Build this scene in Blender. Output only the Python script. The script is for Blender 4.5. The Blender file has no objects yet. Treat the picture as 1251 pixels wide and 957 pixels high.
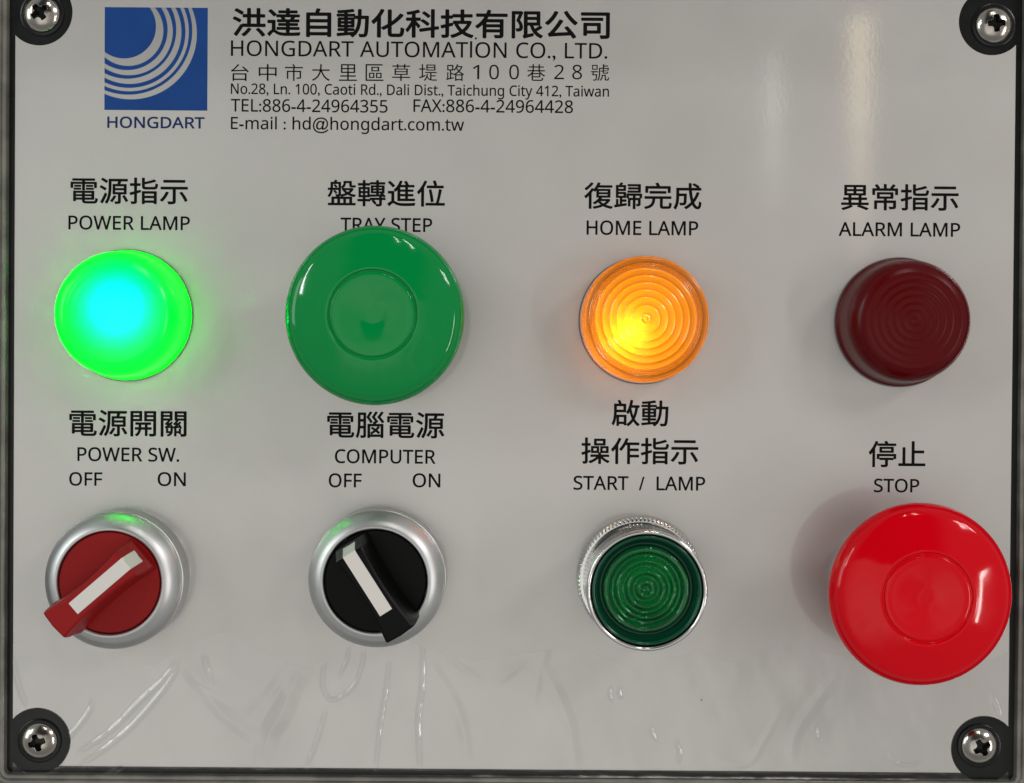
import bpy, bmesh, math, random
from mathutils import Vector, Matrix

# ------------------------------------------------------------------ camera, world, lamps
sc = bpy.context.scene
col = sc.collection
MM = 0.001
PW, PH, SENSOR = 1251.0, 957.0, 36.0
CAM = Vector((0.0, 3.5, 330.0)) * MM
AIM = Vector((0.0, 0.0, 0.0))
ROLL = math.radians(0.43)
PXMM = 5.0                                      # photograph pixels per mm on the faceplate
LENS = SENSOR * (CAM - AIM).length / (PW / PXMM * MM)

cd = bpy.data.cameras.new('camera')
cam = bpy.data.objects.new('camera', cd)
col.objects.link(cam)
_zb = (CAM - AIM).normalized()
_xb = Vector((0, 1, 0)).cross(_zb).normalized()
_yb = _zb.cross(_xb)
Q = Matrix((_xb, _yb, _zb)).transposed() @ Matrix.Rotation(ROLL, 3, 'Z')
cam.matrix_world = Matrix.Translation(CAM) @ Q.to_4x4()
cd.sensor_width = SENSOR
cd.lens = LENS
cd.clip_start = 0.01
cd.clip_end = 50
sc.camera = cam


def P(px, py, z=0.0):
    """photograph pixel -> point (mm) on the plane z (mm)"""
    d = Q @ Vector(((px - PW / 2) / PW * SENSOR, -(py - PH / 2) / PW * SENSOR, -LENS))
    t = (z * MM - CAM.z) / d.z
    p = (CAM + d * t) / MM
    return Vector((p.x, p.y, z))


sc.view_settings.view_transform = 'Standard'
sc.view_settings.look = 'None'
sc.view_settings.exposure = 0.0
sc.view_settings.gamma = 1.0
sc.cycles.max_bounces = 10
sc.cycles.transparent_max_bounces = 16
sc.cycles.caustics_reflective = False
sc.cycles.caustics_refractive = True
sc.cycles.sample_clamp_indirect = 40.0


class NT:
    def __init__(self, nt):
        self.nt = nt
        nt.nodes.clear()

    def n(self, typ, **kw):
        nd = self.nt.nodes.new(typ)
        for k, v in kw.items():
            if k == 'ins':
                for i, val in v.items():
                    nd.inputs[i].default_value = val
            else:
                setattr(nd, k, v)
        return nd

    def l(self, a, b):
        self.nt.links.new(a, b)

    def math(self, op, a, b=None, clamp=False):
        m = self.n('ShaderNodeMath', operation=op, use_clamp=clamp)
        for i, v in enumerate((a, b)):
            if v is None:
                continue
            if isinstance(v, (int, float)):
                m.inputs[i].default_value = v
            else:
                self.l(v, m.inputs[i])
        return m.outputs[0]

    def step(self, v, lo, hi):
        m = self.n('ShaderNodeMapRange', interpolation_type='SMOOTHSTEP')
        self.l(v, m.inputs[0])
        m.inputs[1].default_value = lo
        m.inputs[2].default_value = hi
        return m.outputs[0]

    def mix(self, f, a, b):
        m = self.n('ShaderNodeMix', data_type='RGBA')
        if isinstance(f, (int, float)):
            m.inputs[0].default_value = f
        else:
            self.l(f, m.inputs[0])
        for i, v in ((6, a), (7, b)):
            if isinstance(v, tuple):
                m.inputs[i].default_value = v if len(v) == 4 else v + (1,)
            else:
                self.l(v, m.inputs[i])
        return m.outputs[2]


# the workshop round the panel as a soft environment: pale side walls, dark roof space, dark behind
world = bpy.data.worlds.new('World')
sc.world = world
world.use_nodes = True
w = NT(world.node_tree)
tc = w.n('ShaderNodeTexCoord')
sep = w.n('ShaderNodeSeparateXYZ')
w.l(tc.outputs['Generated'], sep.inputs[0])
zc = w.math('MAXIMUM', sep.outputs[2], 0.02)
u = w.math('DIVIDE', sep.outputs[0], zc)
v = w.math('DIVIDE', sep.outputs[1], zc)
zr = sep.outputs[2]
cu = w.n('ShaderNodeCombineXYZ')
w.l(w.math('MULTIPLY', u, 1.0), cu.inputs[0])
w.l(w.math('MULTIPLY', v, 0.35), cu.inputs[1])
nz = w.n('ShaderNodeTexNoise', ins={'Scale': 7.0, 'Detail': 2.0})
w.l(cu.outputs[0], nz.inputs['Vector'])
wall = w.mix(w.step(v, 0.24, -0.22), (0.80, 0.79, 0.76), (1.50, 1.46, 1.38))     # lighter towards the floor
wall = w.mix(w.step(u, -0.05, 0.40), wall, (0.47, 0.43, 0.40))                   # duller to the right
wall = w.mix(w.math('MULTIPLY', w.step(nz.outputs[0], 0.46, 0.66), 0.50), wall, (1.35, 1.30, 1.20))
wall = w.mix(w.math('MULTIPLY', w.step(nz.outputs[0], 0.50, 0.34), 0.50), wall, (0.50, 0.50, 0.49))
c = w.mix(w.step(v, 0.217, 0.228), wall, (0.06, 0.065, 0.062))                    # roof space above the wall
c = w.mix(w.step(v, 0.24, 0.32), c, (0.04, 0.042, 0.04))
c = w.mix(w.step(u, 0.40, 0.70), c, (0.42, 0.40, 0.39))
c = w.mix(w.step(u, -0.34, -0.70), c, (0.40, 0.42, 0.41))
c = w.mix(w.step(v, -0.45, -0.9), c, (0.34, 0.33, 0.32))
c = w.mix(w.step(zr, 0.42, 0.22), c, (0.55, 0.55, 0.54))                          # bright hall at the sides
c = w.mix(w.step(zr, 0.03, -0.1), c, (0.05, 0.05, 0.05))
bg = w.n('ShaderNodeBackground', ins={1: 0.76})
w.l(c, bg.inputs[0])
out = w.n('ShaderNodeOutputWorld')
w.l(bg.outputs[0], out.inputs[0])


def area_lamp(name, pos, sx, sy, radiance, colr, aim=(0, 0, 0)):
    """pos, sizes in metres"""
    ld = bpy.data.lights.new(name, 'AREA')
    ld.shape = 'RECTANGLE'
    ld.size, ld.size_y = sx, sy
    ld.energy = radiance * math.pi * sx * sy
    ld.color = colr
    o = bpy.data.objects.new(name, ld)
    col.objects.link(o)
    o.location = pos
    zb = (Vector(pos) - Vector(aim)).normalized()
    xb = Vector((0, 1, 0)).cross(zb).normalized()
    o.rotation_euler = Matrix((xb, zb.cross(xb), zb)).transposed().to_euler()
    return o


def mirror_pos(px, py, H):
    """where a lamp H metres above the plate hangs to be mirrored at that spot of the plate"""
    p = P(px, py) * MM
    f = Vector((CAM.x, CAM.y, 0))
    q = p + (p - f) * (H / CAM.z)
    return (q.x, q.y, H)


for y0, y1, g in ((20, 90, 1.9), (90, 150, 1.5), (150, 205, 1.0), (205, 260, 0.65), (260, 330, 0.35)):
    area_lamp('warm_tube', mirror_pos(1051, (y0 + y1) / 2, 2.0), 0.034, (y1 - y0) / PXMM * 7.06 * MM, 2.4 * g, (1.0, 0.80, 0.50))
for y0, y1, g in ((66, 100, 0.8), (100, 150, 1.1), (150, 200, 0.7), (200, 260, 0.35)):
    area_lamp('white_tube', mirror_pos(945, (y0 + y1) / 2, 2.0), 0.026, (y1 - y0) / PXMM * 7.06 * MM, 2.0 * g, (1.0, 0.98, 0.95))
for dx in (-1, 1):
    for dy in (-1, 1):
        area_lamp('window_pane', (1.5 + 0.09 * dx, 1.05 + 0.10 * dy, 1.25 - 0.11 * dx), 0.19, 0.15, 26.0, (1.0, 0.95, 0.95))
area_lamp('ceiling_light', (0.45, 1.55, 1.25), 0.045, 0.5, 36.0, (1.0, 0.97, 0.90))
area_lamp('ceiling_light', (0.20, 1.6, 1.25), 0.03, 0.4, 30.0, (1.0, 0.97, 0.90))
area_lamp('ceiling_light', (-1.45, 0.75, 1.2), 0.035, 0.6, 56.0, (0.97, 1.0, 0.97))
area_lamp('crease_glint_light', (1.75, -0.35, 1.35), 0.05, 1.0, 44.0, (1.0, 0.98, 0.94))  # unseen strip, added so that upright film creases glint
area_lamp('left_fill', (-1.7, 0.35, 0.9), 0.5, 0.9, 3.5, (0.93, 1.0, 0.97))  # soft fill lamp added out of view on the left

# ------------------------------------------------------------------ helpers


def link(o, parent=None):
    col.objects.link(o)
    if parent is not None:
        o.parent = parent
    return o


def thing(name, label, cat, loc_mm, group=None):
    o = bpy.data.objects.new(name, None)
    o.empty_display_size = 0.01
    o.location = Vector(loc_mm) * MM
    o['label'] = label
    o['category'] = cat
    if group:
        o['group'] = group
    return link(o)


def mesh_obj(name, bm, mat, parent=None, loc=None, smooth=38, recalc=True):
    """bm in mm"""
    if recalc:
        bmesh.ops.recalc_face_normals(bm, faces=bm.faces)
    if smooth:
        a = math.radians(smooth)
        for f in bm.faces:
            f.smooth = True
        for e in bm.edges:
            e.smooth = len(e.link_faces) == 2 and e.calc_face_angle(0) < a
    bmesh.ops.scale(bm, vec=(MM, MM, MM), verts=bm.verts)
    me = bpy.data.meshes.new(name)
    bm.to_mesh(me)
    bm.free()
    me.materials.append(mat)
    o = bpy.data.objects.new(name, me)
    if loc is not None:
        o.location = Vector(loc) * MM
    return link(o, parent)


def bez(pts, n=6):
    """Catmull-Rom through the points"""
    r = []
    for i in range(len(pts) - 1):
        p0 = pts[max(i - 1, 0)]
        p1, p2 = pts[i], pts[i + 1]
        p3 = pts[min(i + 2, len(pts) - 1)]
        for k in range(n):
            t = k / n
            r.append(tuple(0.5 * (2 * b + (cc - a) * t + (2 * a - 5 * b + 4 * cc - d) * t * t + (3 * b - a - 3 * cc + d) * t ** 3)
                           for a, b, cc, d in zip(p0, p1, p2, p3)))
    r.append(tuple(pts[-1]))
    return r


def lathe(prof, n=128, bm=None, fn=None):
    bm = bm or bmesh.new()
    rings = []
    for r, z in prof:
        if r < 1e-6:
            rings.append([bm.verts.new((0, 0, z))])
        else:
            ring = []
            for k in range(n):
                a = 2 * math.pi * k / n
                rr = r if fn is None else fn(r, z, a)
                ring.append(bm.verts.new((rr * math.cos(a), rr * math.sin(a), z)))
            rings.append(ring)
    for a, b in zip(rings, rings[1:]):
        for k in range(n):
            k2 = (k + 1) % n
            if len(a) == 1 and len(b) == 1:
                continue
            if len(a) == 1:
                bm.faces.new((a[0], b[k2], b[k]))
            elif len(b) == 1:
                bm.faces.new((a[k], a[k2], b[0]))
            else:
                bm.faces.new((a[k], a[k2], b[k2], b[k]))
    return bm


def prism(outline, z0, z1, bm=None):
    bm = bm or bmesh.new()
    lo = [bm.verts.new((x, y, z0)) for x, y in outline]
    hi = [bm.verts.new((x, y, z1)) for x, y in outline]
    n = len(outline)
    bm.faces.new(hi)
    bm.faces.new(lo[::-1])
    for i in range(n):
        j = (i + 1) % n
        bm.faces.new((lo[i], lo[j], hi[j], hi[i]))
    return bm


# ------------------------------------------------------------------ materials


def mat(name):
    m = bpy.data.materials.new(name)
    m.use_nodes = True
    return m, NT(m.node_tree)


def finish(t, shader):
    o = t.n('ShaderNodeOutputMaterial')
    t.l(shader, o.inputs[0])


def plastic(name, base, rough=0.3, coat=0.0, coat_rough=0.05, metal=0.0, bump=0.0, bscale=900, vary=0.0, aniso=0.0, spec=0.5, stretch=None, rvary=0.0, sss=0.0):
    m, t = mat(name)
    p = t.n('ShaderNodeBsdfPrincipled')
    p.inputs['Base Color'].default_value = tuple(base) + (1,)
    p.inputs['Metallic'].default_value = metal
    p.inputs['Roughness'].default_value = rough
    p.inputs['Coat Weight'].default_value = coat
    p.inputs['Coat Roughness'].default_value = coat_rough
    p.inputs['Specular IOR Level'].default_value = spec
    if sss:
        p.inputs['Subsurface Weight'].default_value = sss
        p.inputs['Subsurface Scale'].default_value = 0.003
    tc = t.n('ShaderNodeTexCoord')
    vec = tc.outputs['Object']
    if stretch:
        mp = t.n('ShaderNodeMapping')
        mp.inputs['Scale'].default_value = stretch
        t.l(vec, mp.inputs[0])
        vec = mp.outputs[0]
    nz = t.n('ShaderNodeTexNoise', ins={'Scale': bscale, 'Detail': 4.0})
    t.l(vec, nz.inputs['Vector'])
    if bump:
        b = t.n('ShaderNodeBump', ins={'Strength': 1.0, 'Distance': bump})
        t.l(nz.outputs[0], b.inputs['Height'])
        t.l(b.outputs[0], p.inputs['Normal'])
        if coat:
            t.l(b.outputs[0], p.inputs['Coat Normal'])
    if vary:
        nz2 = t.n('ShaderNodeTexNoise', ins={'Scale': 120.0, 'Detail': 5.0})
        t.l(tc.outputs['Object'], nz2.inputs['Vector'])
        dark = tuple(x * (1 - vary) for x in base)
        t.l(t.mix(t.step(nz2.outputs[0], 0.3, 0.7), dark, tuple(base)), p.inputs['Base Color'])
    if rvary:
        nz3 = t.n('ShaderNodeTexNoise', ins={'Scale': 260.0, 'Detail': 6.0})
        t.l(tc.outputs['Object'], nz3.inputs['Vector'])
        rr = t.math('MULTIPLY_ADD', nz3.outputs[0], rvary)
        rr.node.inputs[2].default_value = rough - rvary * 0.4
        t.l(rr, p.inputs['Roughness'])
    finish(t, p.outputs[0])
    return m


def plate_material():
    m, t = mat('brushed_grey_print')
    p = t.n('ShaderNodeBsdfPrincipled')
    tc = t.n('ShaderNodeTexCoord')
    o = tc.outputs['Object']
    base = (0.585, 0.57, 0.548)
    # faint handling marks, tiny dark specks and hair scratches
    big = t.n('ShaderNodeTexNoise', ins={'Scale': 28.0, 'Detail': 5.0, 'Roughness': 0.6})
    t.l(o, big.inputs['Vector'])
    cl = t.mix(t.step(big.outputs[0], 0.3, 0.7), tuple(x * 0.95 for x in base), base)
    vo = t.n('ShaderNodeTexVoronoi', ins={'Scale': 62.0, 'Randomness': 1.0})
    t.l(o, vo.inputs['Vector'])
    sel = t.n('ShaderNodeSeparateColor')
    t.l(vo.outputs['Color'], sel.inputs[0])
    spot = t.math('MULTIPLY', t.step(vo.outputs['Distance'], 0.030, 0.018), t.step(sel.outputs[0], 0.62, 0.63))
    cl = t.mix(t.math('MULTIPLY', spot, 0.75), cl, (0.08, 0.07, 0.06))
    mp = t.n('ShaderNodeMapping')
    mp.inputs['Rotation'].default_value = (0, 0, 1.25)
    mp.inputs['Scale'].default_value = (62, 9, 1)
    t.l(o, mp.inputs[0])
    vs = t.n('ShaderNodeTexVoronoi', ins={'Scale': 1.0, 'Randomness': 1.0})
    t.l(mp.outputs[0], vs.inputs['Vector'])
    s2 = t.n('ShaderNodeSeparateColor')
    t.l(vs.outputs['Color'], s2.inputs[0])
    scr = t.math('MULTIPLY', t.step(vs.outputs['Distance'], 0.028, 0.012), t.step(s2.outputs[1], 0.74, 0.75))
    cl = t.mix(t.math('MULTIPLY', scr, 0.35), cl, (0.22, 0.21, 0.2))
    t.l(cl, p.inputs['Base Color'])
    p.inputs['Metallic'].default_value = 0.54
    p.inputs['Coat Weight'].default_value = 1.0
    p.inputs['Coat IOR'].default_value = 1.64
    p.inputs['Coat Roughness'].default_value = 0.06
    rn = t.n('ShaderNodeTexNoise', ins={'Scale': 60.0, 'Detail': 4.0})
    t.l(o, rn.inputs['Vector'])
    rr = t.math('MULTIPLY_ADD', rn.outputs[0], 0.16)
    rr.node.inputs[2].default_value = 0.36
    t.l(rr, p.inputs['Roughness'])
    # orange peel plus a very fine horizontal grain
    pe = t.n('ShaderNodeTexNoise', ins={'Scale': 950.0, 'Detail': 2.0})
    t.l(o, pe.inputs['Vector'])
    mg = t.n('ShaderNodeMapping')
    mg.inputs['Scale'].default_value = (350, 3800, 1)
    t.l(o, mg.inputs[0])
    gr = t.n('ShaderNodeTexNoise', ins={'Scale': 1.0, 'Detail': 2.0})
    t.l(mg.outputs[0], gr.inputs['Vector'])
    h = t.math('ADD', pe.outputs[0], t.math('MULTIPLY', gr.outputs[0], 0.12))
    b = t.n('ShaderNodeBump', ins={'Strength': 1.0, 'Distance': 0.0000052})
    t.l(h, b.inputs['Height'])
    t.l(b.outputs[0], p.inputs['Normal'])
    t.l(b.outputs[0], p.inputs['Coat Normal'])
    finish(t, p.outputs[0])
    return m


def lens_material(name, through, body, rough=0.12, gloss=0.5, mixf=0.75, bump=0.0):
    """tinted plastic that lets the lamp behind it shine through"""
    m, t = mat(name)
    tr = t.n('ShaderNodeBsdfTranslucent')
    tr.inputs[0].default_value = tuple(through) + (1,)
    di = t.n('ShaderNodeBsdfDiffuse')
    di.inputs[0].default_value = tuple(body) + (1,)
    mx = t.n('ShaderNodeMixShader', ins={0: mixf})
    t.l(di.outputs[0], mx.inputs[1])
    t.l(tr.outputs[0], mx.inputs[2])
    gl = t.n('ShaderNodeBsdfGlossy')
    gl.inputs['Roughness'].default_value = rough
    gl.inputs['Color'].default_value = (1, 1, 1, 1)
    fr = t.n('ShaderNodeFresnel', ins={0: 1.45})
    if bump:
        tc = t.n('ShaderNodeTexCoord')
        nz = t.n('ShaderNodeTexNoise', ins={'Scale': 1400.0})
        t.l(tc.outputs['Object'], nz.inputs['Vector'])
        b = t.n('ShaderNodeBump', ins={'Distance': bump})
        t.l(nz.outputs[0], b.inputs['Height'])
        t.l(b.outputs[0], gl.inputs['Normal'])
    m2 = t.n('ShaderNodeMixShader')
    t.l(t.math('MULTIPLY', fr.outputs[0], gloss * 2), m2.inputs[0])
    t.l(mx.outputs[0], m2.inputs[1])
    t.l(gl.outputs[0], m2.inputs[2])
    finish(t, m2.outputs[0])
    return m


M_plate = plate_material()
M_ink = plastic('black_ink', (0.006, 0.006, 0.0065), 0.45, spec=0.06)
M_blue = plastic('blue_ink', (0.010, 0.062, 0.26), 0.35, vary=0.10, spec=0.2)
M_navy = plastic('navy_ink', (0.010, 0.030, 0.12), 0.35, spec=0.15)
M_silver_ink = plastic('bare_silver', (0.60, 0.60, 0.59), 0.22, metal=0.66)
M_black = plastic('black_recess_plastic', (0.010, 0.012, 0.012), 0.22, spec=0.3, vary=0.3, bump=0.00002, bscale=500, rvary=0.2)
M_rim = plastic('smoky_rim_plastic', (0.20, 0.19, 0.165), 0.16, vary=0.45, bump=0.00003, bscale=300, rvary=0.25, coat=0.6)
M_rimdark = plastic('dark_outer_plastic', (0.03, 0.028, 0.027), 0.3, vary=0.4)
M_green = plastic('green_button_plastic', (0.0, 0.27, 0.056), 0.07, bump=0.000002, bscale=500, spec=0.35)
M_red = plastic('red_button_plastic', (0.72, 0.0, 0.008), 0.07, bump=0.000002, bscale=500, spec=0.26, rvary=0.08)
M_redmatte = plastic('matte_red_plastic', (0.31, 0.010, 0.011), 0.42, spec=0.16, bump=0.000012, bscale=2200)
M_blackmatte = plastic('satin_black_plastic', (0.003, 0.003, 0.003), 0.36, spec=0.11, bump=0.000012, bscale=2200)
M_white = plastic('white_marker_plastic', (0.78, 0.75, 0.71), 0.45, bump=0.00001, bscale=2500)
M_alu = plastic('satin_silver_bezel', (0.62, 0.63, 0.63), 0.40, metal=1.0, bump=0.000006, bscale=1500, rvary=0.12)
M_chrome = plastic('chrome_ring', (0.72, 0.72, 0.71), 0.13, metal=1.0, rvary=0.08)
M_steel = plastic('steel_screw', (0.46, 0.43, 0.39), 0.15, metal=1.0, bump=0.00002, bscale=700, rvary=0.2)
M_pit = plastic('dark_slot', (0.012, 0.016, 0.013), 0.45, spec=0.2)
M_greylip = plastic('grey_gasket', (0.16, 0.16, 0.155), 0.5)
M_glow_green = lens_material('lit_green_lens', (0.001, 0.92, 0.22), (0.001, 0.30, 0.03), rough=0.2, gloss=0.3, mixf=0.85)
M_glow_amber = lens_material('lit_amber_lens', (1.0, 0.42, 0.03), (0.75, 0.24, 0.01), rough=0.12, gloss=0.3, mixf=0.75)
M_amber_rim = lens_material('amber_lens_rim', (1.0, 0.36, 0.025), (0.55, 0.18, 0.012), rough=0.15, gloss=0.5, mixf=0.5)
M_alarm = plastic('dark_red_frosted_lens', (0.098, 0.0006, 0.0024), 0.27, bump=0.000006, bscale=1800, spec=0.18)
M_startlens = plastic('deep_green_lens', (0.0, 0.40, 0.13), 0.02, spec=0.6)
M_startlens.node_tree.nodes['Principled BSDF'].inputs['Transmission Weight'].default_value = 0.9
M_startlens.node_tree.nodes['Principled BSDF'].inputs['IOR'].default_value = 1.5
M_skirt = plastic('dark_green_lens_edge', (0.0, 0.055, 0.027), 0.08)
M_reflect = plastic('lamp_reflector', (0.8, 0.85, 0.8), 0.14, metal=1.0)

# ------------------------------------------------------------------ enclosure and faceplate
TL, TR, BR, BL = P(17, -15), P(1241, -7), P(1232.5, 944.5), P(17, 936)
X0, X1 = (TL.x + BL.x) / 2, (TR.x + BR.x) / 2
Y0, Y1 = (BL.y + BR.y) / 2, (TL.y + TR.y) / 2


def rrect(x0, y0, x1, y1, r, n=8):
    pts = []
    for cx, cy, a0 in ((x1 - r, y0 + r, -90), (x1 - r, y1 - r, 0), (x0 + r, y1 - r, 90), (x0 + r, y0 + r, 180)):
        for k in range(n + 1):
            a = math.radians(a0 + 90 * k / n)
            pts.append((cx + r * math.cos(a), cy + r * math.sin(a)))
    return pts


box = thing('control_box', 'black control box lid with a smoky plastic rim surrounding the grey faceplate', 'control box', (0, 0, -3))
GAP = 1.8
bx0, bx1, by0, by1 = X0 - GAP, X1 + GAP, Y0 - GAP - 0.1, Y1 + GAP
bm = prism(rrect(bx0 - 0.6, by0 - 0.6, bx1 + 0.6, by1 + 0.6, 2), -3.0, -1.2)
mesh_obj('recessed_panel', bm, M_black, box, (0, 0, 3), smooth=0)
# rim: a profile swept round the rounded rectangle (offset outward from the recess, height)
prof = [(0.0, -1.6), (0.0, 0.6)] + [(0.35 - 0.35 * math.cos(a), 0.6 + 0.35 * math.sin(a)) for a in (0.4, 0.8, 1.2, 1.57)] + \
       [(0.9, 0.95), (1.05, 0.7), (1.2, 0.62), (1.35, 0.75), (1.55, 1.0), (1.9, 1.05), (2.3, 0.95), (2.6, 0.4), (2.75, -0.6),
        (3.2, -1.2), (5.5, -1.5), (9.0, -2.0), (9.5, -3.0), (9.5, -14.0)]
bm = bmesh.new()
rings = []
for off, z in prof:
    rings.append([bm.verts.new((x, y, z)) for x, y in rrect(bx0 - off, by0 - off, bx1 + off, by1 + off, 1.3 + off)])
for a, b in zip(rings, rings[1:]):
    n = len(a)
    for k in range(n):
        bm.faces.new((a[k], a[(k + 1) % n], b[(k + 1) % n], b[k]))
mesh_obj('rim', bm, M_rim, box, (0, 0, 3))

# screw seats: where the plate corners are cut away
seats_px = [(48, 15), (1212, 27), (46, 905), (1202, 915)]
seats = [P(x, y) for x, y in seats_px]
SR = 8.1


def plate_outline():
    pts = []
    # corners in CCW order: BL, BR, TR, TL with the circle cut from each
    order = [(X0, Y0, seats[2]), (X1, Y0, seats[3]), (X1, Y1, seats[1]), (X0, Y1, seats[0])]
    for i, (cx, cy, s) in enumerate(order):
        def hit_x(x):      # y of circle on vertical edge, the one inside the plate
            d = math.sqrt(max(SR ** 2 - (x - s.x) ** 2, 0))
            return s.y + d if cy == Y0 else s.y - d

        def hit_y(y):
            d = math.sqrt(max(SR ** 2 - (y - s.y) ** 2, 0))
            return s.x + d if cx == X0 else s.x - d
        pv = (cx, hit_x(cx))
        ph = (hit_y(cy), cy)
        first, last = (pv, ph) if i in (0, 2) else (ph, pv)
        a0 = math.atan2(first[1] - s.y, first[0] - s.x)
        a1 = math.atan2(last[1] - s.y, last[0] - s.x)
        while a1 > a0:
            a1 -= 2 * math.pi
        n = 40
        for k in range(n + 1):
            a = a0 + (a1 - a0) * k / n
            pts.append((s.x + SR * math.cos(a), s.y + SR * math.sin(a)))
    return pts


plate = thing('faceplate', 'satin grey faceplate printed with black captions and a blue square logo', 'faceplate', (0, 0, -1.2))
bm = prism(plate_outline(), -1.15, 0.0)
top_edges = [e for e in bm.edges if all(abs(v.co.z) < 1e-6 for v in e.verts)]
bmesh.ops.bevel(bm, geom=top_edges, offset=0.14, segments=2, affect='EDGES')
mesh_obj('plate', bm, M_plate, plate, (0, 0, 1.2), smooth=50)

# ------------------------------------------------------------------ lettering
ZT = 0.012


def sans(s):
    r = ''
    for ch in s:
        if 'A' <= ch <= 'Z':
            r += chr(0x1D5A0 + ord(ch) - 65)
        elif 'a' <= ch <= 'z':
            r += chr(0x1D5BA + ord(ch) - 97)
        elif '0' <= ch <= '9':
            r += chr(0x1D7E2 + ord(ch) - 48)
        else:
            r += ch
    return r


def glyphs(s, spacing=1.0):
    cu = bpy.data.curves.new('lettering', 'FONT')
    cu.body = s
    cu.space_character = spacing
    cu.resolution_u = 4
    o = bpy.data.objects.new('lettering', cu)
    col.objects.link(o)
    bpy.context.view_layer.update()
    ev = o.evaluated_get(bpy.context.evaluated_depsgraph_get())
    me = bpy.data.meshes.new_from_object(ev)
    bpy.data.objects.remove(o)
    bpy.data.curves.remove(cu)
    return me


def caption(body, x0, x1, yt0, yb0, yt1=None, bold=0.0, cjk=False, cap=True, m=None, label=None, parent=None, dot=None):
    """body between pixel x0..x1; yt0/yb0 = top and foot of its letters at the left end (foot at the
    right end follows the level of the plate)"""
    me = glyphs(body if cjk else sans(body))
    xs = [v.co.x for v in me.vertices]
    ys = [v.co.y for v in me.vertices]
    gx0, gx1 = min(xs), max(xs)
    if cap and not cjk:
        ref = glyphs(sans('H'))
        ry = [v.co.y for v in ref.vertices]
        gy0, gy1 = min(ry), max(ry)
    else:
        gy0, gy1 = min(ys), max(ys)
    a, b = P(x0, yb0), P(x0, yt0)
    e = P(x1, yb0)
    W, H = (e.x - a.x) - bold, (b.y - a.y) - bold
    sx, sy = W / (gx1 - gx0), H / (gy1 - gy0)
    bm = bmesh.new()
    bm.from_mesh(me)
    bpy.data.meshes.remove(me)
    for v in bm.verts:
        v.co = Vector((a.x + bold / 2 + (v.co.x - gx0) * sx, a.y + bold / 2 + (v.co.y - gy0) * sy, ZT))
    if bold:
        base = bm.copy()
        for k in range(8):
            an = k * math.pi / 4
            tmp = bpy.data.meshes.new('t')
            base.to_mesh(tmp)
            tmp.transform(Matrix.Translation((bold / 2 * math.cos(an), bold / 2 * math.sin(an), -0.0009 * (k + 1))))
            bm.from_mesh(tmp)
            bpy.data.meshes.remove(tmp)
        base.free()
    if dot:
        q = P(*dot)
        bmesh.ops.create_circle(bm, cap_ends=True, radius=0.27, segments=12, matrix=Matrix.Translation((q.x, q.y, ZT)))
    for f in bm.faces:
        if f.normal.z < 0:
            f.normal_flip()
    o = mesh_obj('caption', bm, m or M_ink, parent or plate, (0, 0, 1.2), smooth=0, recalc=False)
    if label:
        o['label'] = label
    return o


caption('洪達自動化科技有限公司', 284, 745, 9.5, 45, cjk=True, bold=0.34, label='bold black company title in Chinese characters')
caption('HONGDART AUTOMATlON CO., LTD.', 282, 742, 49.5, 68.5, bold=0.06, dot=(581.3, 47.2), label='black company name line in capital letters')
# the street address is set wide, one character at a time
bmx = None
for ch, cx in zip('台中市大里區草堤路100巷28號', (293, 327, 359, 392, 425, 457.5, 490, 523, 556, 581.5, 603.5, 628, 655, 683, 705, 733)):
    lift = (cx - 284) * 0.0075
    w2 = 6 if ch in '0128' else 11
    if ch == '1':
        w2 = 4.0
    if ch in '0128':
        o = caption(ch, cx - w2, cx + w2, 79.5, 97, bold=0.0)
    else:
        t_, b_ = (78.5, 99)
        o = caption(ch, cx - w2, cx + w2, t_, b_, cjk=True)
    b2 = bmx or bmesh.new()
    b2.from_mesh(o.data)
    bmx = b2
    bpy.data.objects.remove(o)
bmesh.ops.scale(bmx, vec=(1000, 1000, 1000), verts=bmx.verts)
o = mesh_obj('caption', bmx, M_ink, plate, (0, 0, 1.2), smooth=0, recalc=False)
o['label'] = 'thin widely spaced street address in Chinese characters'
caption('No.28, Ln. 100, Caoti Rd., Dali Dist., Taichung City 412, Taiwan', 282, 744, 102, 115, bold=0.07, label='black street address line in small Latin letters')
caption('TEL:886-4-24964355', 282, 473.5, 121, 136.5, bold=0.07, label='black telephone number line')
caption('FAX:886-4-24964428', 505, 700, 121.5, 137, bold=0.07, label='black fax number line')
caption('E-mail : hd@hongdart.com.tw', 282, 567, 143, 158, bold=0.07, label='black e-mail address line')

B = 0.20
Bl = 0.13
caption('電源指示', 86, 229.5, 216.5, 249, cjk=True, bold=B)
caption('POWER LAMP', 83.5, 232, 263.5, 280.5, bold=Bl)
caption('盤轉進位', 400, 543.5, 219.5, 252, cjk=True, bold=B)
caption('TRAY STEP', 416, 528, 266, 283, bold=Bl)
caption('復歸完成', 713.5, 857, 222.5, 255.5, cjk=True, bold=B)
caption('HOME LAMP', 716.5, 853, 269.5, 287, bold=Bl)
caption('異常指示', 1027.5, 1171, 224.5, 257, cjk=True, bold=B)
caption('ALARM LAMP', 1024.5, 1173, 271.5, 288.5, bold=Bl)
caption('電源開關', 84.5, 228, 500.5, 533, cjk=True, bold=B)
caption('POWER SW.', 94.5, 219, 546.5, 563.5, bold=Bl)
caption('OFF', 84.5, 125, 577, 593.5, bold=Bl)
caption('ON', 192.5, 227, 577, 594, bold=Bl)
caption('電腦電源', 399.5, 543, 502.5, 535, cjk=True, bold=B)
caption('COMPUTER', 409, 532, 549, 566, bold=Bl)
caption('OFF', 401.5, 442, 578.5, 595.5, bold=Bl)
caption('ON', 504, 538, 578.5, 595.5, bold=Bl)
caption('啟動', 747, 816.5, 488.5, 521, cjk=True, bold=B)
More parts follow.
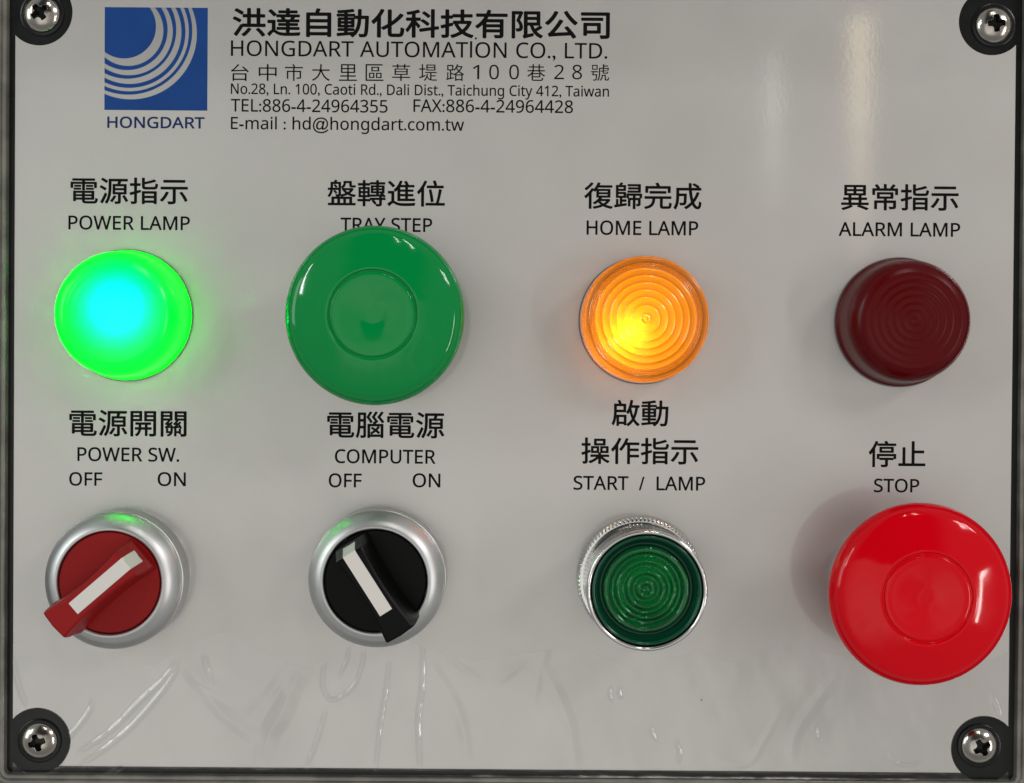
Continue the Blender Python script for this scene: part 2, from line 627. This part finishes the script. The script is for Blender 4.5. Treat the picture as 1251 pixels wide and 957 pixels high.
caption('操作指示', 710, 853, 534.5, 567, cjk=True, bold=B)
caption('START  /  LAMP', 700.5, 861.5, 581.5, 598.5, bold=Bl)
caption('停止', 1061, 1130.5, 538.5, 571, cjk=True, bold=B)
caption('STOP', 1067.5, 1123, 585, 601.5, bold=Bl)

# logo: a blue square with four pale arcs
q0, q1 = P(127.5, 134.5), P(253, 9.5)
lx0, ly0, lx1, ly1 = q0.x, q0.y, q0.x + 25.1, q0.y + 25.0
bm = bmesh.new()
bm.faces.new([bm.verts.new((x, y, 0.010)) for x, y in ((lx0, ly0), (lx1, ly0), (lx1, ly1), (lx0, ly1))])
logo = mesh_obj('logo_square', bm, M_blue, plate, (0, 0, 1.2), smooth=0, recalc=False)


def logo_arcs():
    """five crescents, each between two circles given by how far right they reach and where they cross the
    top edge (fractions of the square), clipped to the square"""
    bm = bmesh.new()
    bands = [((0.498, 0.435), (0.570, 0.486)), ((0.611, 0.546), (0.661, 0.592)), ((0.695, 0.642), (0.745, 0.685)),
             ((0.784, 0.730), (0.817, 0.767)), ((0.850, 0.807), (0.895, 0.843))]
    nseg = 96

    def curve(r, t):
        cc = -(r - t) + math.sqrt((r - t) ** 2 + r * r - t * t)
        rad = r - cc
        return [(cc + rad * math.cos(math.radians(-70 + 230 * k / nseg)), cc + rad * math.sin(math.radians(-70 + 230 * k / nseg))) for k in range(nseg + 1)]
    for inn, outr in bands:
        va, vb = [], []
        for pts, lst in ((curve(*inn), va), (curve(*outr), vb)):
            for x, y in pts:
                lst.append(bm.verts.new((lx0 + x * 25.1, ly1 - y * 25.0, 0.016)))
        for k in range(nseg):
            bm.faces.new((va[k], va[k + 1], vb[k + 1], vb[k]))
    for co, no in (((lx0, 0, 0), (-1, 0, 0)), ((0, ly1, 0), (0, 1, 0))):
        g = list(bm.verts) + list(bm.edges) + list(bm.faces)
        bmesh.ops.bisect_plane(bm, geom=g, plane_co=co, plane_no=no, clear_outer=True)
    bm.normal_update()
    for f in bm.faces:
        if f.normal.z < 0:
            f.normal_flip()
    return bm


mesh_obj('logo_arcs', logo_arcs(), M_silver_ink, logo, smooth=0, recalc=False)
caption('HONGDART', 131, 250, 142.5, 156.5, bold=0.16, m=M_navy, label='navy company name under the square logo')

# ------------------------------------------------------------------ screws


def screw_mesh():
    bm = bmesh.new()
    R, nr, na = 4.5, 90, 180

    def sd(x, y):
        def bar(x, y, hl, hw):
            dx, dy = abs(x) - hl, abs(y) - hw
            return math.hypot(max(dx, 0), max(dy, 0)) + min(max(dx, dy), 0)
        a, b = bar(x, y, 1.85, 0.42), bar(y, x, 1.85, 0.42)
        k = 0.9
        h = max(k - abs(a - b), 0) / k
        return min(a, b) - h * h * k * 0.25 - 0.22
    rings = []
    for i in range(nr + 1):
        r = R * i / nr
        ring = []
        for k in range(1 if i == 0 else na):
            a = 2 * math.pi * k / na
            x, y = r * math.cos(a), r * math.sin(a)
            t = r / R
            z = 1.75 * (1 - t ** 2.4) ** 0.8
            d = sd(x, y)
            s = min(max((0.06 - d) / 0.16, 0), 1)
            s = s * s * (3 - 2 * s)
            depth = 3.0 - 0.55 * r
            z -= s * depth
            ring.append(bm.verts.new((x, y, z)))
        rings.append(ring)
    rings.append([bm.verts.new((R * math.cos(2 * math.pi * k / na), R * math.sin(2 * math.pi * k / na), -0.7)) for k in range(na)])
    for a, b in zip(rings, rings[1:]):
        for k in range(na):
            k2 = (k + 1) % na
            if len(a) == 1:
                bm.faces.new((a[0], b[k], b[k2]))
            else:
                bm.faces.new((a[k], b[k], b[k2], a[k2]))
    return bm


scr_data = None
for (px, py, ang, lab) in ((49.5, 16, 38, 'steel Phillips screw in the black corner notch left of the logo'),
                           (1216, 29.5, 2, 'steel Phillips screw in the black corner notch above the alarm lamp caption'),
                           (46.5, 906.5, 18, 'steel Phillips screw in the black corner notch below the red selector switch'),
                           (1198, 912.5, 30, 'steel Phillips screw in the black corner notch below the red stop button')):
    p = P(px, py, 0)
    t = thing('screw', lab, 'screw', (p.x, p.y, -1.2), 'corner screws of the faceplate')
    t.rotation_euler = (0, 0, math.radians(ang))
    if scr_data is None:
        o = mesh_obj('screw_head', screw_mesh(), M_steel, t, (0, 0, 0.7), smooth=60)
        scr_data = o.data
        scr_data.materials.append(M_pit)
        for f in scr_data.polygons:            # shade in the cross recess painted as a dark floor
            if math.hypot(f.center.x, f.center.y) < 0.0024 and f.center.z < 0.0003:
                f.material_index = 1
    else:
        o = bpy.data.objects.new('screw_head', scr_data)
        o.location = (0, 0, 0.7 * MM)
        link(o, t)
    bm = lathe([(4.7, 0), (5.3, 0.02), (5.35, 0.35), (5.1, 0.5), (4.55, 0.5)], 96)
    mesh_obj('washer', bm, M_black, t, (0, 0, 0.05))

# ------------------------------------------------------------------ mushroom buttons


def mushroom(name, label, px, py, mat_, zr=22.0, scale=1.0):
    p = P(px, py, zr)
    t = thing(name, label, 'push button', (p.x, p.y, 0.0), 'mushroom push buttons')
    R = 20.5 * scale
    mesh_obj('base_ring', lathe([(12.5, 0.02), (14.6, 0.02), (15.0, 0.5), (15.0, 3.0), (14.4, 3.6), (12.5, 3.8)], 128), M_alu, t)
    mesh_obj('stem', lathe([(11.6, 1.0), (11.6, 19.5)], 96), mat_, t)
    g = 9.85 * scale
    rimc = bez([(R - 2.2, 17.3), (R - 0.6, 18.6), (R, 21.0), (R - 0.45, 22.9), (R - 1.7, 24.3), (R - 3.6, 25.2), (g + 3.0, 26.6), (g + 0.75, 27.25)], 7)
    groove = bez([(g + 0.75, 27.25), (g + 0.35, 27.2), (g + 0.08, 26.85), (g - 0.2, 26.85), (g - 0.45, 27.25), (g - 0.9, 27.4)], 5)
    mid = bez([(g - 0.9, 27.4), (g - 2.5, 27.35), (g - 6, 27.0), (2.0, 26.72), (0, 26.7)], 6)
    prof = [(11.0, 17.0), (R - 3.6, 17.0)] + rimc + groove[1:] + mid[1:]
    prof[-1] = (0, prof[-1][1])
    mesh_obj('cap', lathe(prof, 200), mat_, t, smooth=60)
    return t


mushroom('mushroom_button', 'large glossy green mushroom push button beneath the TRAY STEP caption', 457.7, 385.5, M_green)
mushroom('mushroom_button', 'large glossy red mushroom push button beneath the STOP caption', 1125, 726.5, M_red, scale=1.02)

# ------------------------------------------------------------------ indicator lamps


def lamp_profile(R, ripples=True, top=13.2):
    body = bez([(R, 0.0), (R, 1.2), (R - 0.25, 1.6), (R - 0.55, 2.6), (R - 0.75, 5.0), (R - 1.05, 8.4), (R - 1.7, 10.4), (R - 2.9, 11.9), (R - 4.4, 12.7)], 6)
    prof = list(body)
    r = R - 4.4
    n = 90
    for k in range(1, n + 1):
        rr = r * (1 - k / n)
        z = 12.7 + (top - 12.7) * (1 - (rr / r) ** 2)
        if ripples:
            z += ripples * 0.055 * (math.cos(rr / 1.75 * 2 * math.pi) - 1) * min(1, (r - rr) / 0.6)
        prof.append((rr, z))
    prof[-1] = (0, prof[-1][1])
    return prof


def point(name, parent, loc, energy, colr, rad):
    ld = bpy.data.lights.new(name, 'POINT')
    ld.energy = energy
    ld.color = colr
    ld.shadow_soft_size = rad * MM
    o = bpy.data.objects.new(name, ld)
    o.location = Vector(loc) * MM
    return link(o, parent)


# power lamp, lit green
p = P(155.5, 385.5)
t = thing('indicator_lamp', 'lit bright green indicator lamp beneath the POWER LAMP caption', 'indicator lamp', (p.x, p.y, 0), 'round indicator lamps')
mesh_obj('lens', lathe(lamp_profile(15.9, ripples=0.4, top=14.0), 160), M_glow_green, t, smooth=60)
mesh_obj('gasket', lathe([(14.5, 0.02), (16.15, 0.02), (16.15, 0.45), (15.7, 0.5)], 128), M_greylip, t)
mesh_obj('added_baffle', lathe([(15.6, 0.04), (15.5, 0.6), (0, 0.6)], 96), M_pit, t)  # unseen black disc, added to cut light bouncing inside the lens
ld = bpy.data.lights.new('green_led', 'SPOT')          # a directional LED aimed at the dome
ld.energy = 0.075
ld.color = (0.0, 1.0, 0.40)
ld.spot_size = math.radians(138)
ld.spot_blend = 1.0
ld.shadow_soft_size = 1.6 * MM
o = bpy.data.objects.new('green_led', ld)
o.location = Vector((1.4, 1.2, 6.2)) * MM
o.rotation_euler = (math.pi, 0, 0)
link(o, t)
point('green_fill', t, (0, 0, 6.4), 0.030, (0.0, 1.0, 0.07), 2.0)

# home lamp, lit amber with Fresnel rings
p = P(784.5, 392)
t = thing('indicator_lamp', 'lit amber indicator lamp with fine rings beneath the HOME LAMP caption', 'indicator lamp', (p.x, p.y, 0), 'round indicator lamps')
R = 15.3
shell = bez([(R, 0.0), (R, 1.4), (R - 0.12, 6.0), (R - 0.25, 8.8), (R - 0.6, 9.7), (R - 1.0, 10.05), (R - 1.5, 10.1), (R - 1.9, 9.95)], 6)
mesh_obj('lens_rim', lathe(shell, 160), M_amber_rim, t, smooth=60)
pf = [(R - 1.9, 9.95)]
steps = [13.35, 12.9, 12.45, 12.0, 10.4, 8.7, 7.0, 5.2, 3.3, 1.1, 0.0]
for a, b in zip(steps, steps[1:]):
    n = 6
    for k in range(n):
        f = k / n
        pf.append((a + (b - a) * f - 0.01, 9.80 + 0.26 * math.sin(f * math.pi) ** 0.6))
pf.append((0.0, 9.88))
mesh_obj('lens', lathe(pf, 160), M_glow_amber, t, smooth=30)
mesh_obj('gasket', lathe([(13.5, 0.02), (15.55, 0.02), (15.55, 0.45), (15.2, 0.5)], 128), M_greylip, t)
point('amber_led', t, (-4.1, -3.6, 6.9), 0.0036, (1.0, 0.80, 0.25), 1.2)
point('amber_side', t, (-8.0, -7.5, 3.0), 0.0016, (1.0, 0.60, 0.15), 2.0)
ld = bpy.data.lights.new('amber_board', 'AREA')
ld.shape = 'DISK'
ld.size = 25 * MM
ld.energy = 0.0030
ld.color = (1.0, 0.68, 0.2)
o = bpy.data.objects.new('amber_board', ld)
o.location = (0, 0, 0.8 * MM)
o.rotation_euler = (math.pi, 0, 0)
link(o, t)

# alarm lamp, unlit
p = P(1098, 394)
t = thing('indicator_lamp', 'unlit dark red frosted indicator lamp beneath the ALARM LAMP caption', 'indicator lamp', (p.x, p.y, 0), 'round indicator lamps')
mesh_obj('lens', lathe(lamp_profile(15.6, ripples=0.9), 160), M_alarm, t, smooth=60)
mesh_obj('gasket', lathe([(14.5, 0.02), (15.85, 0.02), (15.85, 0.45), (15.4, 0.5)], 128), M_greylip, t)

# ------------------------------------------------------------------ selector switches


def lever_mesh():
    """waisted grip along +u: near end overhangs at -14, pointer end slopes down to +12.4"""
    bm = bmesh.new()
    us = [-12.6, -12.2, -11.0, -9, -7, -4.5, -2, 0.5, 3, 5.5, 7.6, 8.7, 9.2, 9.6, 10.3, 10.9]

    def ztop(u):
        if u < 9.3:
            return 21.5 - (0.4 if u < -12.4 else 0) - (0.15 if u > 9.0 else 0)
        return 21.35 - (u - 9.2) * 4.6

    def half(u):
        c = abs(u + 0.8) / 11.8
        return 2.75 + 0.95 * c ** 2
    rows = []
    for u in us:
        zt = ztop(u)
        h = half(u)
        zb = 10.5 if u > -11.3 else 12.6
        hb = h + 1.15 if u > -12.4 else h + 0.7
        bulge = 0.0
        r = []
        for (yy, zz) in ((-hb, zb), (-h - 0.45, zt - 2.5), (-h - 0.05, zt - 0.35), (-h + 0.45, zt), (0, zt + 0.12), (h - 0.45, zt), (h + 0.05, zt - 0.35), (h + 0.45, zt - 2.5), (hb, zb)):
            zz = max(zz, 10.5)
            e = 0.35 * (1 - (yy / (h + 0.5)) ** 2) if u < -12 or u > 10.5 else 0
            e = max(e, -0.3)
            r.append(bm.verts.new((u + (-e if u < 0 else e), yy, zz)))
        rows.append(r)
    for a, b in zip(rows, rows[1:]):
        for k in range(len(a) - 1):
            bm.faces.new((a[k], a[k + 1], b[k + 1], b[k]))
        bm.faces.new((a[-1], a[0], b[0], b[-1]))
    bm.faces.new(rows[0][::-1])
    bm.faces.new(rows[-1])
    return bm


def marker_mesh():
    bm = bmesh.new()
    rows = []
    for u, zt in ((-6.6, 21.66), (-3, 21.66), (0, 21.66), (3, 21.66), (6, 21.66), (9.12, 21.66), (9.36, 21.45), (9.47, 20.9), (10.1, 18.0), (10.74, 15.0)):
        rows.append([bm.verts.new((u, y, z)) for y, z in ((-1.65, zt - 0.25), (-1.6, zt + 0.02), (0, zt + 0.05), (1.6, zt + 0.02), (1.65, zt - 0.25))])
    for a, b in zip(rows, rows[1:]):
        for k in range(4):
            bm.faces.new((a[k], a[k + 1], b[k + 1], b[k]))
    bm.faces.new(rows[0][::-1])
    bm.faces.new(rows[-1])
    return bm


def selector(label, px, py, ang, mcol):
    p = P(px, py)
    t = thing('selector_switch', label, 'selector switch', (p.x, p.y, 0), 'rotary selector switches')
    prof = [(14.0, 0.02), (16.3, 0.02), (16.5, 0.25), (16.45, 6.4), (16.2, 6.55), (16.2, 6.75), (16.4, 6.9)] + \
        bez([(16.4, 6.9), (16.38, 7.4), (16.05, 8.3), (15.3, 9.3), (14.4, 10.2), (13.5, 10.8), (12.85, 11.05), (12.45, 11.0)], 7)[1:] + [(12.25, 10.8), (12.15, 8.0)]
    mesh_obj('bezel', lathe(prof, 180), M_alu, t, smooth=45)
    mesh_obj('dial', lathe([(12.0, 6.0), (12.0, 10.4), (11.8, 10.65), (0, 10.65)], 128), mcol, t)
    lv = mesh_obj('lever', lever_mesh(), mcol, t, smooth=32)
    lv.rotation_euler = (0, 0, math.radians(ang))
    mesh_obj('marker', marker_mesh(), M_white, lv, smooth=20)
    return t


selector('silver selector switch with a red lever turned to ON under the POWER SW. caption', 149.5, 704, 41.0, M_redmatte)
selector('silver selector switch with a black lever turned to OFF under the COMPUTER caption', 464, 702, 122.8, M_blackmatte)

# ------------------------------------------------------------------ illuminated start button
p = P(780.5, 706)
t = thing('illuminated_button', 'chrome ringed push button with dark green ribbed lens under the START / LAMP caption', 'push button', (p.x, p.y, 0))


def knurl(r, z, a):
    if r < 14.9:
        return r
    s = (a * 90 / (2 * math.pi)) % 1.0
    return r - 0.42 * abs(2 * s - 1) ** 0.7


mesh_obj('knurled_ring', lathe([(13.0, 0.02), (14.8, 0.02), (15.35, 0.3), (15.35, 3.0), (14.92, 3.5), (14.6, 3.6), (14.0, 3.7), (13.0, 3.7)], 720, fn=knurl), M_chrome, t, smooth=30)
mesh_obj('collar', lathe([(14.0, 3.5), (13.85, 9.0), (13.8, 18.4)] + bez([(13.95, 18.6), (14.0, 19.6), (13.85, 20.2), (13.5, 20.45), (13.1, 20.3), (12.9, 19.8), (12.85, 18.5)], 5), 160), M_chrome, t)
bm = bmesh.new()
for a0 in (131, 64, 197, 264, 330):
    lo, hi, n = math.radians(a0 - 17), math.radians(a0 + 17), 14
    z0, z1 = 7.2, 12.6
    pr = []
    for k in range(n + 1):
        a = lo + (hi - lo) * k / n
        f = math.sqrt(max(1 - (2 * k / n - 1) ** 2, 0))
        pr.append((a, (z0 + z1) / 2 - f * (z1 - z0) / 2, (z0 + z1) / 2 + f * (z1 - z0) / 2))
    vs = [(bm.verts.new((14.03 * math.cos(a), 14.03 * math.sin(a), l)), bm.verts.new((14.03 * math.cos(a), 14.03 * math.sin(a), h))) for a, l, h in pr]
    for (a, b), (c2, d) in zip(vs, vs[1:]):
        bm.faces.new((a, c2, d, b))
mesh_obj('collar_slots', bm, M_pit, t, smooth=60)
skirt = bez([(12.8, 18.4), (12.75, 19.6), (12.4, 20.15), (11.9, 19.9), (11.55, 19.0), (11.2, 17.6), (10.7, 17.0), (10.2, 17.1), (9.95, 17.6)], 6)
mesh_obj('lens_skirt', lathe(skirt, 160), M_skirt, t, smooth=60)
lp = [(9.95, 13.3), (9.95, 17.9)] + bez([(9.95, 17.9), (9.8, 18.45), (9.45, 18.65), (9.0, 18.6)], 5)[1:]
n = 120
for k in range(1, n + 1):
    r = 9.0 * (1 - k / n)
    lp.append((r, 18.25 - 0.5 * (1 - (r / 9.0) ** 2) + 0.5 * math.cos((9.0 - r) / 2.45 * 2 * math.pi)))
lp[-1] = (0, lp[-1][1])
mesh_obj('lens', lathe([(0, 13.3)] + lp, 160), M_startlens, t, smooth=60)
rp = []
for k in range(81):
    r = 9.9 * (1 - k / 80)
    rp.append((r, 12.9 - 3.2 * (1 - (r / 9.9) ** 2)))
rp[-1] = (0, rp[-1][1])
mesh_obj('reflector', lathe(rp, 128), M_reflect, t, smooth=60)
mesh_obj('added_baffle', lathe([(12.7, 13.0), (10.3, 13.0), (10.3, 9.0)], 96), M_pit, t)  # black ring added beneath the lens to darken its outer groove

# ------------------------------------------------------------------ loose protective film along the foot of the plate


def film_material():
    m, t = mat('clear_film')
    tr = t.n('ShaderNodeBsdfTransparent')
    tr.inputs[0].default_value = (1.0, 1.0, 1.0, 1)
    gl = t.n('ShaderNodeBsdfGlossy')
    gl.inputs['Roughness'].default_value = 0.2
    di = t.n('ShaderNodeBsdfDiffuse')
    di.inputs[0].default_value = (0.8, 0.8, 0.8, 1)
    lw = t.n('ShaderNodeLayerWeight', ins={0: 0.5})
    a = t.n('ShaderNodeMixShader', ins={0: 0.006})
    t.l(tr.outputs[0], a.inputs[1])
    t.l(di.outputs[0], a.inputs[2])
    b = t.n('ShaderNodeMixShader')
    fz = t.math('MULTIPLY_ADD', t.math('POWER', lw.outputs[1], 4.0), 0.5)
    fz.node.inputs[2].default_value = 0.095
    t.l(fz, b.inputs[0])
    t.l(a.outputs[0], b.inputs[1])
    t.l(gl.outputs[0], b.inputs[2])
    finish(t, b.outputs[0])
    return m


# creases seen on the photo: (points, half width mm, height mm)
CREASES = [
    ([(72, 918), (85, 900), (98, 885), (110, 868), (114, 855)], 0.55, 0.55),
    ([(97, 919), (135, 893), (171, 857), (200, 830), (217, 808)], 0.55, 0.30),
    ([(102, 933), (153, 895), (199, 844), (225, 803)], 0.55, 0.30),
    ([(225, 803), (245, 832), (292, 852)], 1.6, 0.22),
    ([(15, 800), (25, 840), (34, 862)], 0.5, 0.25),
    ([(403, 772), (397, 808), (394, 831), (397, 846), (406, 855), (422, 848), (435, 834), (443, 808), (445, 791)], 0.42, 0.42),
    ([(426, 789), (424, 806), (413, 829)], 0.35, 0.30),
    ([(398, 867), (389, 900), (375, 936)], 0.45, 0.34),
    ([(476, 806), (471, 846), (464, 890), (459, 940)], 0.42, 0.36),
    ([(517, 776), (516, 834), (511, 880), (513, 936)], 0.5, 0.26),
    ([(384, 800), (360, 835), (345, 870), (328, 900), (323, 936)], 1.8, 0.45),
    ([(530, 785), (560, 812), (591, 834)], 0.7, 0.22),
    ([(604, 836), (640, 808)], 0.9, 0.24),
    ([(673, 772), (660, 821), (650, 860)], 0.9, 0.22),
    ([(744, 840), (746, 856)], 0.4, 0.4), ([(755, 840), (758, 853)], 0.4, 0.4),
    ([(793, 887), (801, 905)], 0.4, 0.4), ([(825, 905), (830, 918), (828, 931)], 0.45, 0.5),
    ([(952, 867), (934, 903), (911, 933), (870, 928)], 0.8, 0.20),
    ([(1019, 829), (974, 890), (967, 923)], 1.2, 0.24),
    ([(995, 888), (998, 902)], 0.4, 0.4),
    ([(1086, 919), (1090, 927), (1097, 933), (1115, 933), (1125, 926)], 0.35, 0.34),
    ([(1212, 852), (1220, 875)], 0.5, 0.25),
    ([(392, 772), (345, 830), (300, 884)], 1.2, 0.3), ([(520, 800), (560, 868), (572, 936)], 1.0, 0.3),
    ([(655, 800), (690, 868), (704, 936)], 1.2, 0.3), ([(228, 812), (272, 872), (320, 905)], 1.3, 0.3),

    ([(250, 800), (255, 825), (262, 838)], 0.6, 0.25),
    ([(150, 936), (128, 950)], 0.5, 0.4), ([(40, 938), (30, 948)], 0.5, 0.5), ([(60, 936), (78, 930)], 0.6, 0.5),
]


def film_mesh():
    from mathutils import noise
    segs = []
    for pts, wd, h in CREASES:
        pp = [P(*q) for q in bez([(float(a), float(b)) for a, b in pts], 5)]
        L = len(pp) - 1
        for i in range(L):
            segs.append((pp[i].x, pp[i].y, pp[i + 1].x, pp[i + 1].y, i / L, (i + 1) / L, wd, h))
    step = 0.22
    x0, x1 = bx0 + 0.4, bx1 - 0.4
    yb, yt = by0 + 0.35, P(625, 768).y
    nx, ny = int((x1 - x0) / step), int((yt - yb) / step)
    Z = [[0.0] * (nx + 1) for _ in range(ny + 1)]
    best = {}
    for si, (ax, ay, cx, cy, t0, t1, wd, h) in enumerate(segs):
        R_ = wd * 2.6
        i0 = max(int((min(ax, cx) - R_ - x0) / step), 0)
        i1 = min(int((max(ax, cx) + R_ - x0) / step) + 1, nx)
        j0 = max(int((min(ay, cy) - R_ - yb) / step), 0)
        j1 = min(int((max(ay, cy) + R_ - yb) / step) + 1, ny)
        dx, dy = cx - ax, cy - ay
        LL = dx * dx + dy * dy + 1e-9
        for j in range(j0, j1 + 1):
            for i in range(i0, i1 + 1):
                x, y = x0 + i * step, yb + j * step
                t = min(max(((x - ax) * dx + (y - ay) * dy) / LL, 0), 1)
                d = math.hypot(x - ax - t * dx, y - ay - t * dy)
                s = t0 + (t1 - t0) * t
                hh = (0.58 if wd < 0.65 else 0.17 if wd < 1.7 else 0.24) * 1.7 * wd * (math.sin(math.pi * min(max(s, 0.02), 0.98))) ** 0.5 * (1.0 + 0.32 * noise.noise((x * (0.6 if wd < 0.65 else 0.25), y * (0.6 if wd < 0.65 else 0.25), 0.7)))
                val = hh * max(0.0, 1 - d / (1.7 * wd))
                key = (j, i)
                if val > best.get(key, 0):
                    best[key] = val
    for (j, i), val in best.items():
        Z[j][i] = val
    bm = bmesh.new()
    V = {}

    def inside(x, y):
        edge = yt - 6.0 + 8.5 * noise.noise((x * 0.05, 3.1, 0)) + 1.0 * noise.noise((x * 0.25, 7.7, 0))
        if y > edge:
            return False
        if x < X0 + 0.05 or x > X1 - 0.05:
            return False
        for k in (2, 3):
            if (x - seats[k].x) ** 2 + (y - seats[k].y) ** 2 < 8.0 ** 2:
                return False
        return True

    def vert(j, i):
        if (j, i) not in V:
            x, y = x0 + i * step, yb + j * step
            z = 0.22 + Z[j][i] + 0.22 * noise.noise((x * 0.11, y * 0.14, 0.3)) + 0.10 * noise.noise((x * 0.24 + y * 0.1, y * 0.12, 4.3)) + 0.03 * noise.noise((x * 0.5, y * 0.4, 1.3))
            z += 0.75 * max(0, 1 - (y - yb) / 2.2) ** 2
            V[(j, i)] = bm.verts.new((x, y, max(z, 0.05)))
        return V[(j, i)]
    for j in range(ny):
        for i in range(nx):
            if inside(x0 + (i + 0.5) * step, yb + (j + 0.5) * step):
                bm.faces.new((vert(j, i), vert(j, i + 1), vert(j + 1, i + 1), vert(j + 1, i)))
    return bm


film = mesh_obj('protective_film', film_mesh(), film_material(), None, None, smooth=80, recalc=False)
film['label'] = 'loose clear protective film creased along the bottom of the faceplate'
film['category'] = 'plastic film'
